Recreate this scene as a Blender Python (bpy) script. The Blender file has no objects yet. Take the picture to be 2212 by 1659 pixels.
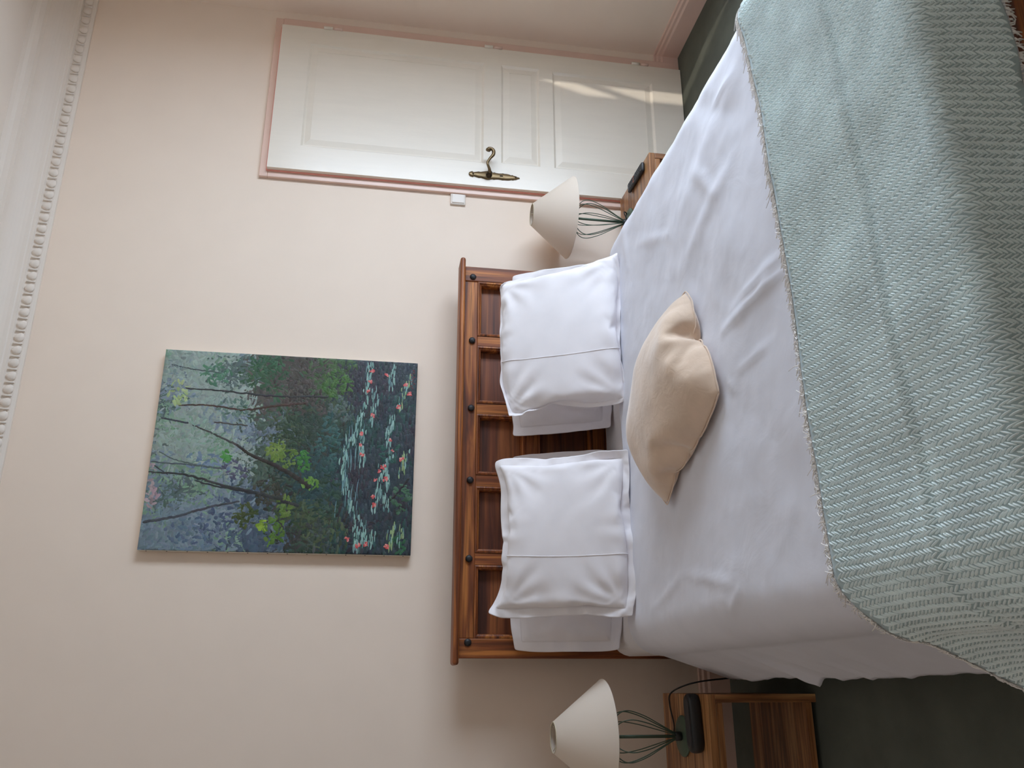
import bpy, bmesh, math, random
import numpy as np
from mathutils import Vector, Matrix, noise
PI = math.pi
SC = bpy.context.scene
C = SC.collection
rnd = random.Random(7)

# ------------------------------------------------------------------ camera
cam_d = bpy.data.cameras.new('camera')
cam = bpy.data.objects.new('camera', cam_d); C.objects.link(cam)
CR = Vector((0.94182674, -0.3319133, 0.05287685))
CU = Vector((0.00232935, 0.16376763, 0.98649619))
CF = Vector((0.33609072, 0.92898532, -0.15501388))
# the photograph lies on its side: picture right is down in the room, picture top is the room's right
m = Matrix.Identity(4)
for k, ax in enumerate((-CU, CR, -CF)):
    for i in range(3): m[i][k] = ax[i]
m.translation = (0, -3.49557696, 1.48350891)
cam.matrix_world = m
cam_d.sensor_fit = 'HORIZONTAL'; cam_d.sensor_width = 36.0
cam_d.lens = 1825.2126 * 36.0 / 2212.0
cam_d.clip_start = 0.05
SC.camera = cam

# ------------------------------------------------------------------ daylight and exposure
WY0, WY1, WZ0, WZ1 = -2.50, -1.45, 0.10, 2.20      # opening of the french window in the right wall
XW = 3.178
world = bpy.data.worlds.new('daylight'); SC.world = world; world.use_nodes = True
bg = world.node_tree.nodes['Background']
bg.inputs[0].default_value = (0.71, 0.84, 1.0, 1); bg.inputs[1].default_value = 20.0
pd = bpy.data.lights.new('window_portal', 'AREA'); pd.shape = 'RECTANGLE'
pd.size = WY1 - WY0; pd.size_y = WZ1 - WZ0; pd.cycles.is_portal = True
po = bpy.data.objects.new('window_portal', pd); C.objects.link(po)
po.location = (XW + 0.125, (WY0 + WY1) / 2, (WZ0 + WZ1) / 2); po.rotation_euler = (0, PI / 2, 0)
po.rotation_euler = Matrix(((0, 0, 1), (1, 0, 0), (0, 1, 0))).to_euler()
sd = bpy.data.lights.new('sun', 'SUN'); sd.energy = 1.7; sd.angle = .01; sd.color = (1, .93, .82)
so = bpy.data.objects.new('sun', sd); C.objects.link(so); so.location = (4.2, -6, 4)
so.rotation_euler = Vector((-.195, 1.0, -.68)).to_track_quat('-Z', 'Y').to_euler()    # veiled low sun grazing through the window
SC.view_settings.view_transform = 'Standard'; SC.view_settings.look = 'None'
SC.view_settings.exposure = 0.0; SC.view_settings.gamma = 1.0
SC.view_settings.use_curve_mapping = False
SC.cycles.use_denoising = True
SC.cycles.max_bounces = 10; SC.cycles.diffuse_bounces = 8
SC.cycles.caustics_reflective = False; SC.cycles.caustics_refractive = False

# ------------------------------------------------------------------ helpers
def lin(r, g, b):
    f = lambda c: c / 12.92 if c <= .04045 else ((c + .055) / 1.055) ** 2.4
    return (f(r / 255), f(g / 255), f(b / 255), 1)

class NT:
    def __init__(s, name):
        s.m = bpy.data.materials.new(name); s.m.use_nodes = True
        s.t = s.m.node_tree; s.b = s.t.nodes['Principled BSDF']
    def n(s, typ, **kw):
        nd = s.t.nodes.new(typ)
        for k, v in kw.items():
            if hasattr(nd, k): setattr(nd, k, v)
            else: nd.inputs[k].default_value = v
        return nd
    def l(s, a, b): s.t.links.new(a, b)
    def coords(s, scale=(1, 1, 1), rand=False, kind='Object', loc=None):
        tc = s.n('ShaderNodeTexCoord'); mp = s.n('ShaderNodeMapping')
        mp.inputs['Scale'].default_value = scale
        s.l(tc.outputs[kind], mp.inputs['Vector'])
        if rand:
            oi = s.n('ShaderNodeObjectInfo'); mu = s.n('ShaderNodeVectorMath', operation='SCALE')
            co = s.n('ShaderNodeCombineXYZ')
            for k in range(3): s.l(oi.outputs['Random'], co.inputs[k])
            s.l(co.outputs[0], mu.inputs[0]); mu.inputs['Scale'].default_value = 37.0
            s.l(mu.outputs[0], mp.inputs['Location'])
        return mp.outputs[0]
    def bump(s, h, strength=.2, dist=.002, prev=None):
        b = s.n('ShaderNodeBump'); b.inputs['Strength'].default_value = strength; b.inputs['Distance'].default_value = dist
        s.l(h, b.inputs['Height'])
        if prev is not None: s.l(prev, b.inputs['Normal'])
        s.l(b.outputs[0], s.b.inputs['Normal']); return b.outputs[0]
    def ramp(s, fac, stops):
        r = s.n('ShaderNodeValToRGB'); e = r.color_ramp.elements
        while len(e) < len(stops): e.new(.5)
        for x, (p, c) in zip(e, stops): x.position = p; x.color = c
        s.l(fac, r.inputs[0]); return r.outputs[0]

MATS = {}
def plain(name, col, rough=.5, metal=0, bump=None, var=.06, spec=None, sheen=0, trans=0, stretch=(1, 1, 1), coat=0):
    t = NT(name); v = t.coords(stretch)
    nz = t.n('ShaderNodeTexNoise'); nz.inputs['Scale'].default_value = 6; nz.inputs['Detail'].default_value = 5
    t.l(v, nz.inputs['Vector'])
    a = tuple(c * (1 - var) for c in col[:3]) + (1,); b = tuple(min(1, c * (1 + var)) for c in col[:3]) + (1,)
    t.l(t.ramp(nz.outputs[0], [(.3, a), (.7, b)]), t.b.inputs['Base Color'])
    t.b.inputs['Roughness'].default_value = rough; t.b.inputs['Metallic'].default_value = metal
    if spec is not None: t.b.inputs['Specular IOR Level'].default_value = spec
    if sheen: t.b.inputs['Sheen Weight'].default_value = sheen; t.b.inputs['Sheen Roughness'].default_value = .5
    if coat: t.b.inputs['Coat Weight'].default_value = coat; t.b.inputs['Coat Roughness'].default_value = .25
    if bump:
        sc, st, di = bump
        n2 = t.n('ShaderNodeTexNoise'); n2.inputs['Scale'].default_value = sc; n2.inputs['Detail'].default_value = 4
        t.l(v, n2.inputs['Vector']); t.bump(n2.outputs[0], st, di)
    MATS[name] = t.m; return t.m

def wood(name, axis, c0, c1, c2, rough=.52, scale=1.0, coat=.06):
    t = NT(name)
    sc = [26 * scale] * 3; sc[axis] = 1.6 * scale
    v = t.coords(tuple(sc), rand=True)
    n1 = t.n('ShaderNodeTexNoise'); n1.inputs['Scale'].default_value = 1; n1.inputs['Detail'].default_value = 6; n1.inputs['Distortion'].default_value = 1.2
    t.l(v, n1.inputs['Vector'])
    sc2 = [160 * scale] * 3; sc2[axis] = 5 * scale
    n2 = t.n('ShaderNodeTexNoise'); n2.inputs['Scale'].default_value = 1; n2.inputs['Detail'].default_value = 3
    t.l(t.coords(tuple(sc2), rand=True), n2.inputs['Vector'])
    base = t.ramp(n1.outputs[0], [(.30, c0), (.5, c1), (.68, c2)])
    fine = t.ramp(n2.outputs[0], [(.35, (.45, .42, .4, 1)), (.55, (1, 1, 1, 1))])
    mx = t.n('ShaderNodeMixRGB', blend_type='MULTIPLY'); mx.inputs[0].default_value = .75
    t.l(base, mx.inputs[1]); t.l(fine, mx.inputs[2]); t.l(mx.outputs[0], t.b.inputs['Base Color'])
    t.b.inputs['Roughness'].default_value = rough
    t.b.inputs['Coat Weight'].default_value = coat; t.b.inputs['Coat Roughness'].default_value = .35
    t.bump(n2.outputs[0], .25, .0015); MATS[name] = t.m; return t.m

def cloth_mat(name, col, weave=900, rough=.85, sheen=.15, soft=None, var=.03):
    t = NT(name); v = t.coords()
    nz = t.n('ShaderNodeTexNoise'); nz.inputs['Scale'].default_value = 9; nz.inputs['Detail'].default_value = 6
    t.l(v, nz.inputs['Vector'])
    a = tuple(c * (1 - var) for c in col[:3]) + (1,); b = tuple(min(1, c * (1 + var)) for c in col[:3]) + (1,)
    t.l(t.ramp(nz.outputs[0], [(.3, a), (.7, b)]), t.b.inputs['Base Color'])
    t.b.inputs['Roughness'].default_value = rough; t.b.inputs['Sheen Weight'].default_value = sheen
    t.b.inputs['Specular IOR Level'].default_value = .2
    n2 = t.n('ShaderNodeTexNoise'); n2.inputs['Scale'].default_value = weave; n2.inputs['Detail'].default_value = 1
    t.l(v, n2.inputs['Vector']); b1 = t.bump(n2.outputs[0], .15, .0006)
    if soft:
        n3 = t.n('ShaderNodeTexNoise'); n3.inputs['Scale'].default_value = soft[0]; n3.inputs['Detail'].default_value = 4; n3.inputs['Distortion'].default_value = 1.0
        t.l(v, n3.inputs['Vector']); t.bump(n3.outputs[0], soft[1], soft[2], b1)
    MATS[name] = t.m; return t.m

plain('wall_paint', (.875, .742, .625, 1), .75, bump=(220, .10, .0008), var=.012)
plain('ceiling_paint', (.82, .745, .67, 1), .8, var=.01)
plain('door_paint', (.82, .75, .65, 1), .28, bump=(60, .25, .0012), var=.015, stretch=(6, 6, .7), coat=.3)
plain('pink_paint', (.76, .545, .455, 1), .32, bump=(90, .1, .0008), var=.03)
plain('pink_gloss', (.85, .36, .30, 1), .2, var=.02)
plain('carpet', (.165, .178, .142, 1), .95, bump=(900, .9, .006), var=.16)
plain('white_plastic', (.74, .67, .60, 1), .35, var=.01)
plain('brass', (.20, .14, .075, 1), .38, metal=.9, bump=(160, .3, .001), var=.35)
plain('brass_dark', (.07, .045, .025, 1), .5, metal=.7, var=.3)
plain('iron', (.045, .045, .048, 1), .5, metal=.6, bump=(120, .6, .002), var=.3)
plain('black_plastic', (.012, .012, .013, 1), .42, var=.1)
plain('button_grey', (.035, .035, .04, 1), .5, var=.05)
plain('button_red', (.45, .12, .06, 1), .5, var=.05)
plain('green_metal', (.085, .135, .095, 1), .45, metal=.25, var=.1)
plain('canvas_edge', (.72, .68, .60, 1), .9, bump=(600, .2, .0006), var=.04)
plain('shade_inner', (.62, .55, .40, 1), .9, var=.03)
plain('glass_bulb', (.8, .8, .78, 1), .25, var=.01)
plain('void', (.006, .006, .006, 1), .9, var=.05)
D0, D1, D2 = (.080, .018, .006, 1), (.270, .072, .016, 1), (.56, .20, .040, 1)
for k, a in enumerate('xyz'): wood('dark_wood_' + a, k, D0, D1, D2)
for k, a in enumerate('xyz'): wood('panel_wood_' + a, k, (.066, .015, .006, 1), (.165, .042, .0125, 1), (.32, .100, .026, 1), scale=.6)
N0, N1, N2 = (.15, .050, .018, 1), (.38, .165, .060, 1), (.66, .36, .15, 1)
for k, a in enumerate('xyz'): wood('honey_wood_' + a, k, N0, N1, N2, rough=.4)
cloth_mat('white_cotton', (.83, .80, .82, 1), soft=(5, .10, .008))
cloth_mat('duvet_cotton', (.71, .715, .78, 1), soft=(7, .22, .010))
cloth_mat('sheet_cotton', (.80, .78, .79, 1), soft=(20, .25, .006))
cloth_mat('beige_velvet', (.70, .535, .405, 1), weave=1500, sheen=.6, soft=(26, .3, .006), var=.10)
cloth_mat('throw_ground', (.42, .53, .55, 1), weave=700, sheen=.2, var=.06)
cloth_mat('throw_yarn', (.82, .925, .93, 1), weave=900, sheen=.35, var=.08)
cloth_mat('fringe_yarn', (.92, .90, .87, 1), weave=900, var=.05)
def shade_mat():
    t = NT('lampshade_fabric'); t.b.inputs['Base Color'].default_value = (.88, .79, .69, 1); t.b.inputs['Roughness'].default_value = .85
    t.b.inputs['Specular IOR Level'].default_value = .15
    tr = t.n('ShaderNodeBsdfTranslucent'); tr.inputs[0].default_value = (.85, .75, .62, 1)
    mx = t.n('ShaderNodeMixShader'); mx.inputs[0].default_value = .22
    out = t.t.nodes['Material Output']
    t.l(t.b.outputs[0], mx.inputs[1]); t.l(tr.outputs[0], mx.inputs[2]); t.l(mx.outputs[0], out.inputs[0])
    n2 = t.n('ShaderNodeTexNoise'); n2.inputs['Scale'].default_value = 700; t.l(t.coords(), n2.inputs['Vector']); t.bump(n2.outputs[0], .1, .0005)
    MATS['lampshade_fabric'] = t.m
shade_mat()
def paint_mat():
    t = NT('oil_paint'); a = t.n('ShaderNodeAttribute'); a.attribute_name = 'Col'
    t.l(a.outputs['Color'], t.b.inputs['Base Color']); t.b.inputs['Roughness'].default_value = .5
    nz = t.n('ShaderNodeTexNoise'); nz.inputs['Scale'].default_value = 220; nz.inputs['Detail'].default_value = 4
    t.l(t.coords((1, 1, 1)), nz.inputs['Vector']); t.bump(nz.outputs[0], .35, .0012)
    MATS['oil_paint'] = t.m
paint_mat()
def glass_mat():
    t = NT('window_glass'); out = t.t.nodes['Material Output']
    tr = t.n('ShaderNodeBsdfTransparent'); gl = t.n('ShaderNodeBsdfGlossy'); gl.inputs['Roughness'].default_value = .02
    mx = t.n('ShaderNodeMixShader'); mx.inputs[0].default_value = .05
    t.l(tr.outputs[0], mx.inputs[1]); t.l(gl.outputs[0], mx.inputs[2]); t.l(mx.outputs[0], out.inputs[0])
    MATS['window_glass'] = t.m
glass_mat()

def thing(name, label, cat, loc=(0, 0, 0), rotz=0, group=None):
    o = bpy.data.objects.new(name, None); C.objects.link(o); o.location = loc; o.rotation_euler = (0, 0, rotz)
    o.empty_display_size = .1; o['label'] = label; o['category'] = cat
    if group: o['group'] = group
    return o
def obj(name, me, mat, parent=None, smooth=False, label=None):
    o = bpy.data.objects.new(name, me); C.objects.link(o)
    if mat: me.materials.clear(); me.materials.append(MATS[mat])
    if parent: o.parent = parent
    if smooth: me.polygons.foreach_set('use_smooth', [True] * len(me.polygons))
    if label: o['label'] = label
    return o
def tag(o, label, cat, group=None):
    o['label'] = label; o['category'] = cat
    if group: o['group'] = group
    return o
def struct(o): o['kind'] = 'structure'; return o
def pydata(name, v, f):
    me = bpy.data.meshes.new(name); me.from_pydata([tuple(x) for x in v], [], f); me.update(); return me
def fast(name, v, tris):
    v = np.asarray(v, np.float32); tris = np.asarray(tris, np.int32); k = tris.shape[1]
    me = bpy.data.meshes.new(name); me.vertices.add(len(v)); me.vertices.foreach_set('co', v.ravel())
    me.loops.add(tris.size); me.loops.foreach_set('vertex_index', tris.ravel())
    me.polygons.add(len(tris)); me.polygons.foreach_set('loop_start', np.arange(0, tris.size, k, dtype=np.int32))
    me.update(calc_edges=True); me.validate(); return me
def boxes(name, lst, bev=0, seg=2):
    bm = bmesh.new()
    for (x0, x1, y0, y1, z0, z1) in lst:
        r = bmesh.ops.create_cube(bm, size=1)
        for v in r['verts']:
            v.co = Vector(((x0 + x1) / 2 + v.co.x * (x1 - x0), (y0 + y1) / 2 + v.co.y * (y1 - y0), (z0 + z1) / 2 + v.co.z * (z1 - z0)))
    if bev: bmesh.ops.bevel(bm, geom=bm.edges[:], offset=bev, segments=seg, affect='EDGES', profile=.5)
    me = bpy.data.meshes.new(name); bm.to_mesh(me); bm.free(); return me
def lathe(name, prof, n=32, cap=True):
    v = []; f = []
    for (r, z) in prof:
        for k in range(n): a = 2 * PI * k / n; v.append((r * math.cos(a), r * math.sin(a), z))
    for i in range(len(prof) - 1):
        for k in range(n):
            k2 = (k + 1) % n; f.append((i * n + k, i * n + k2, (i + 1) * n + k2, (i + 1) * n + k))
    if cap: f.append(tuple(range(n))[::-1]); f.append(tuple((len(prof) - 1) * n + k for k in range(n)))
    return pydata(name, v, f)
def tube(name, pts, r, n=8, rads=None):
    pts = [Vector(p) for p in pts]; v = []; f = []; prev = None
    for i, p in enumerate(pts):
        d = (pts[min(i + 1, len(pts) - 1)] - pts[max(i - 1, 0)]).normalized()
        if prev is None:
            a = Vector((0, 0, 1)) if abs(d.z) < .9 else Vector((1, 0, 0)); s = d.cross(a).normalized()
        else: s = (prev - d * prev.dot(d)).normalized()
        prev = s; t = d.cross(s); rr = rads[i] if rads else r
        for k in range(n): q = 2 * PI * k / n; v.append(p + (s * math.cos(q) + t * math.sin(q)) * rr)
    for i in range(len(pts) - 1):
        for k in range(n): k2 = (k + 1) % n; f.append((i * n + k, i * n + k2, (i + 1) * n + k2, (i + 1) * n + k))
    f.append(tuple(range(n))[::-1]); f.append(tuple((len(pts) - 1) * n + k for k in range(n)))
    return pydata(name, v, f)
def spline(pts, n):
    P = [Vector(p) for p in pts]; P = [P[0] * 2 - P[1]] + P + [P[-1] * 2 - P[-2]]; out = []
    for i in range(1, len(P) - 2):
        for k in range(n):
            t = k / n; a, b, c, d = P[i - 1:i + 3]
            out.append(.5 * ((2 * b) + (c - a) * t + (2 * a - 5 * b + 4 * c - d) * t * t + (3 * b - a - 3 * c + d) * t ** 3))
    out.append(P[-2]); return out
def extrude_profile(name, prof, axis, a0, a1, mit0=0, mit1=0, origin=(0, 0)):
    """prof: list of (out, z); runs along x (wall at y=origin, out = -y) or along y (wall at x=origin, out = -x)"""
    v = []; f = []; n = len(prof)
    for (a, mt) in ((a0, mit0), (a1, mit1)):
        for (o, z) in prof:
            if axis == 'x': v.append((a + mt * o, origin - o, z))
            else: v.append((origin - o, a + mt * o, z))
    for i in range(n): j = (i + 1) % n; f.append((i, j, n + j, n + i))
    f.append(tuple(range(n))[::-1]); f.append(tuple(range(n, 2 * n)))
    me = pydata(name, v, f); bm = bmesh.new(); bm.from_mesh(me); bmesh.ops.recalc_face_normals(bm, faces=bm.faces); bm.to_mesh(me); bm.free(); return me

# ------------------------------------------------------------------ the room
ZC = 3.12; XL = -3.0; YF = -5.3
struct(obj('floor', boxes('floor', [(XL, XW, YF, 0, -.05, 0)]), 'carpet'))
struct(obj('ceiling', boxes('ceiling', [(XL, XW, YF, 0, ZC, ZC + .05)]), 'ceiling_paint'))
struct(obj('wall_back', boxes('wall_back', [(XL - .1, XW + .4, 0, .12, -.05, ZC + .05)]), 'wall_paint'))
struct(obj('wall_left', boxes('wall_left', [(XL - .1, XL, YF, 0, -.05, ZC + .05)]), 'wall_paint'))
struct(obj('wall_front', boxes('wall_front', [(XL - .1, XW + .4, YF - .1, YF, -.05, ZC + .05)]), 'wall_paint'))
struct(obj('wall_right', boxes('wall_right', [(XW, XW + .14, WY1, 0, -.05, ZC + .05), (XW, XW + .14, YF, WY0, -.05, ZC + .05),
    (XW, XW + .14, WY0, WY1, WZ1, ZC + .05), (XW, XW + .14, WY0, WY1, -.05, WZ0)]), 'wall_paint'))
# french window in the right wall, out of the picture, the light of the room
fx = XW + .05
win = struct(obj('window_1', boxes('window_1', [(fx, fx + .06, WY0, WY0 + .06, WZ0, WZ1), (fx, fx + .06, WY1 - .06, WY1, WZ0, WZ1),
    (fx, fx + .06, WY0 + .06, WY1 - .06, WZ1 - .06, WZ1), (fx, fx + .06, WY0 + .06, WY1 - .06, WZ0, WZ0 + .06)], .004), 'white_plastic'))
for zz in (.95, 1.72): obj('glazing_bar', boxes('glazing_bar', [(fx + .015, fx + .045, WY0 + .06, WY1 - .06, zz, zz + .03)]), 'white_plastic', win)
zs = [WZ0 + .06, .95, .98, 1.72, 1.75, WZ1 - .06]
for k in range(3): obj('pane', boxes('pane', [(fx + .028, fx + .032, WY0 + .06, WY1 - .06, zs[2 * k], zs[2 * k + 1])]), 'window_glass', win)

# cornice with its row of small leaf beads
CP = [(0, 2.912), (.012, 2.912), (.016, 2.925), (.016, 2.968), (.026, 2.972), (.026, 2.985)]
for k in range(9):
    a = k / 8 * PI / 2; CP.append((.030 + .075 * (1 - math.cos(a)), 2.99 + .075 * math.sin(a)))
CP += [(.118, 3.066), (.118, 3.082), (.128, 3.086), (.146, 3.092), (.158, 3.104), (.162, ZC), (0, ZC)]
cor = struct(obj('trim_1', extrude_profile('cornice', CP, 'x', XL, XW, 0, -1, 0), 'ceiling_paint', label='white moulded plaster cornice with a row of beads'))
cor2 = struct(obj('trim_2', extrude_profile('cornice_side', CP, 'y', YF, 0, 0, -1, XW), 'ceiling_paint', label='white moulded plaster cornice'))
bead = None
x = .45
while x < XW - .03:
    if bead is None:
        bm = bmesh.new(); bmesh.ops.create_uvsphere(bm, u_segments=8, v_segments=5, radius=1)
        for v in bm.verts:
            q = v.co.z; v.co = Vector((v.co.x * .020 * (1 - .35 * q), v.co.y * .008, v.co.z * .020))
        r = bmesh.ops.create_cube(bm, size=1)
        for v in r['verts']: v.co = Vector((.028 + v.co.x * .006, v.co.y * .010, v.co.z * .034))
        bead = bpy.data.meshes.new('bead'); bm.to_mesh(bead); bm.free()
    o = obj('bead', bead, 'ceiling_paint', cor, True); o.location = (x, -.018, 2.947); x += .056

# baseboards
BP = [(0, 0), (.018, 0), (.018, .085), (.013, .095), (.013, .108), (.007, .116), (.007, .126), (0, .13)]
struct(obj('baseboard_right', extrude_profile('baseboard', BP, 'y', WY1, 0, 0, 0, XW), 'pink_paint'))
struct(obj('baseboard_back', extrude_profile('baseboard', BP, 'x', XL, 2.205, 0, 0, 0), 'pink_paint'))
obj('return_piece', extrude_profile('baseboard', BP, 'x', 3.120, XW, 0, 0, 0), 'pink_paint', bpy.data.objects['baseboard_back'])
struct(obj('baseboard_left', extrude_profile('baseboard', BP, 'y', YF, 0, 0, 0, XL + .018), 'pink_paint'))

# door with its pink casing
DX0, DX1, DZ = 2.243, 3.060, 2.045
cas = struct(obj('trim_3', boxes('casing', [(DX0 - .034, 3.120, -.018, 0, DZ - .002, DZ + .036)], .003), 'pink_paint', label='pink painted door casing'))
obj('casing_post', boxes('casing_post', [(DX0 - .034, DX0 + .006, -.018, 0, 0, DZ - .002)], .003), 'pink_paint', cas)
obj('casing_post', boxes('casing_post', [(DX1 - .006, 3.120, -.022, 0, 0, DZ - .002)], .003), 'pink_paint', cas)
obj('rebate_strip', boxes('rebate', [(DX0 - .006, DX0 + .002, -.024, -.016, .002, DZ)], .0015), 'pink_gloss', cas)
obj('rebate_strip', boxes('rebate', [(DX0 - .004, DX1, -.024, -.016, DZ - .002, DZ + .006)], .0015), 'pink_gloss', cas)
def door_leaf():
    """leaf with three fields: each a sloped bed around a raised flat panel"""
    fields = [(2.372, 2.962, 1.045, 1.905), (2.380, 2.962, .765, .958), (2.380, 2.955, .165, .695)]
    yf, yb = -.045, -.005
    xs = sorted({DX0, DX1} | {a for q in fields for a in q[:2]}); zs2 = sorted({.004, DZ} | {a for q in fields for a in q[2:]})
    bm = bmesh.new()
    def quad(p): bm.faces.new([bm.verts.new(q) for q in p])
    for i in range(len(xs) - 1):
        for j in range(len(zs2) - 1):
            cx, cz = (xs[i] + xs[i + 1]) / 2, (zs2[j] + zs2[j + 1]) / 2
            if any(q[0] < cx < q[1] and q[2] < cz < q[3] for q in fields): continue
            quad([(xs[i], yf, zs2[j]), (xs[i + 1], yf, zs2[j]), (xs[i + 1], yf, zs2[j + 1]), (xs[i], yf, zs2[j + 1])])
    for q in fields:
        rings = [(0, yf), (.010, yf + .009), (.014, yf + .009), (.042, yf + .003), (.042, yf + .0045)]
        for k in range(len(rings) - 1):
            (d0, y0), (d1, y1) = rings[k], rings[k + 1]
            A = [(q[0] + d0, y0, q[2] + d0), (q[1] - d0, y0, q[2] + d0), (q[1] - d0, y0, q[3] - d0), (q[0] + d0, y0, q[3] - d0)]
            B = [(q[0] + d1, y1, q[2] + d1), (q[1] - d1, y1, q[2] + d1), (q[1] - d1, y1, q[3] - d1), (q[0] + d1, y1, q[3] - d1)]
            for i in range(4): j = (i + 1) % 4; quad([A[i], A[j], B[j], B[i]])
        quad(B)
    for (a, b) in (((DX0, .004), (DX1, .004)), ((DX1, .004), (DX1, DZ)), ((DX1, DZ), (DX0, DZ)), ((DX0, DZ), (DX0, .004))):
        quad([(a[0], yf, a[1]), (a[0], yb, a[1]), (b[0], yb, b[1]), (b[0], yf, b[1])])
    bmesh.ops.remove_doubles(bm, verts=bm.verts, dist=1e-5); bmesh.ops.recalc_face_normals(bm, faces=bm.faces)
    me = bpy.data.meshes.new('door'); bm.to_mesh(me); bm.free(); return me
door = struct(obj('door_1', door_leaf(), 'door_paint', label='cream panelled door with brass handle'))
for z in (1.80, 1.00, .225):
    h = obj('hinge', tube('hinge', [(DX1 + .004, -.050, z - .045), (DX1 + .004, -.050, z - .004)], .007, 10), 'pink_paint', door, True)
    obj('hinge_knuckle', tube('hinge', [(DX1 + .004, -.050, z + .002), (DX1 + .004, -.050, z + .045)], .0075, 10), 'door_paint', h, True)
# ornate long plate and scrolled lever
def handle():
    hx, top, bot = 2.302, 1.115, .868
    half = [(0, .004), (.02, .010), (.05, .013), (.08, .0155), (.10, .010), (.13, .012), (.17, .0145), (.20, .017), (.24, .015), (.27, .0175), (.31, .020), (.35, .023),
            (.39, .022), (.43, .019), (.47, .017), (.49, .0195), (.52, .0165), (.58, .0155), (.64, .0165), (.66, .0185), (.69, .0165), (.75, .0165), (.80, .015), (.84, .011), (.865, .014), (.89, .010), (.93, .009), (.96, .004), (1, .001)]
    out = [(hx - w, top - t * (top - bot)) for t, w in half] + [(hx + w, top - (t - .012 * math.sin(9 * t)) * (top - bot)) for t, w in reversed(half)]
    bm = bmesh.new(); n = len(out); yb, y1, y2 = -.0452, -.0495, -.052
    cx = hx
    R0 = [bm.verts.new((x, yb, z)) for x, z in out]; R1 = [bm.verts.new((x, y1, z)) for x, z in out]
    R2 = [bm.verts.new((cx + (x - cx) * .68, y2, z * .985 + .9915 * .015)) for x, z in out]
    for A, B in ((R0, R1), (R1, R2)):
        for i in range(n): j = (i + 1) % n; bm.faces.new((A[i], A[j], B[j], B[i]))
    h = n // 2
    for i in range(h - 1): bm.faces.new((R2[i], R2[i + 1], R2[n - 2 - i], R2[n - 1 - i]))
    bmesh.ops.recalc_face_normals(bm, faces=bm.faces)
    me = bpy.data.meshes.new('plate'); bm.to_mesh(me); bm.free()
    pl = obj('handle_plate', me, 'brass', door, True, label='antique brass scrolled handle plate')
    ros = obj('rosette', lathe('rosette', [(.014, 0), (.015, .003), (.011, .006), (.010, .022), (.012, .024), (.009, .028)], 16), 'brass_dark', pl, True)
    ros.location = (hx, -.052, 1.018); ros.rotation_euler = (PI / 2, 0, 0)
    pts = spline([(hx, -.074, 1.018), (hx + .003, -.096, 1.022), (hx + .018, -.105, 1.030), (hx + .034, -.106, 1.032), (hx + .058, -.106, 1.020), (hx + .078, -.106, 1.006), (hx + .098, -.106, 1.004), (hx + .110, -.106, 1.014), (hx + .110, -.106, 1.027), (hx + .100, -.106, 1.030)], 6)
    nn = len(pts); rads = [.0085 - .0025 * math.sin(PI * min(1, i / nn * 1.8)) + (.0035 if i > nn - 5 else 0) for i in range(nn)]
    obj('lever', tube('lever', pts, .008, 12, rads), 'brass', pl, True)
    obj('keyhole', boxes('keyhole', [(hx - .003, hx + .003, -.0535, -.0515, .950, .966)], .001), 'void', pl)
    for z in (1.094, .888):
        s = obj('screw', lathe('screw', [(.0045, 0), (.0045, .0015), (.003, .003)], 12), 'brass_dark', pl, True); s.location = (hx, -.051, z); s.rotation_euler = (PI / 2, 0, 0)
handle()

# light switch beside the casing
sw = thing('light_switch', 'white square light switch on the wall beside the pink door casing', 'switch', (2.181, 0, 1.160))
obj('plate', boxes('plate', [(-.030, .028, -.012, 0, -.036, .036)], .004, 3), 'white_plastic', sw, True)
obj('rocker', boxes('rocker', [(-.022, .024, -.0155, -.010, -.029, .029)], .0015), 'white_plastic', sw)

# ------------------------------------------------------------------ bed frame
HX0, HX1 = .097, 1.745; HB = -.125; HF = -.165
bed = thing('bed', 'dark reddish wooden bed with tall panelled and studded headboard', 'bed', (0, 0, 0))
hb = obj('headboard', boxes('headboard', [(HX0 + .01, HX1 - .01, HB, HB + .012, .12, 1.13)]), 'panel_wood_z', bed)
obj('cap', boxes('cap', [(.072, 1.772, -.205, -.100, 1.137, 1.160)], .0105, 4), 'dark_wood_x', hb, True)
obj('stile', boxes('stile', [(HX0, HX0 + .072, HF - .004, HB, .10, 1.137)], .004), 'dark_wood_z', hb)
obj('stile', boxes('stile', [(HX1 - .072, HX1, HF - .004, HB, .10, 1.137)], .004), 'dark_wood_z', hb)
ix0, ix1 = HX0 + .072, HX1 - .072
RZ = [(1.078, 1.137), (.818, .872), (.52, .585)]
for a, b in RZ: obj('rail', boxes('rail', [(ix0, ix1, HF, HB, a, b)], .003), 'dark_wood_x', hb)
mun = [.468, .782, 1.088, 1.392]; mw = .024
rows = [(.872, 1.078), (.585, .818), (.16, .52)]
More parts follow.
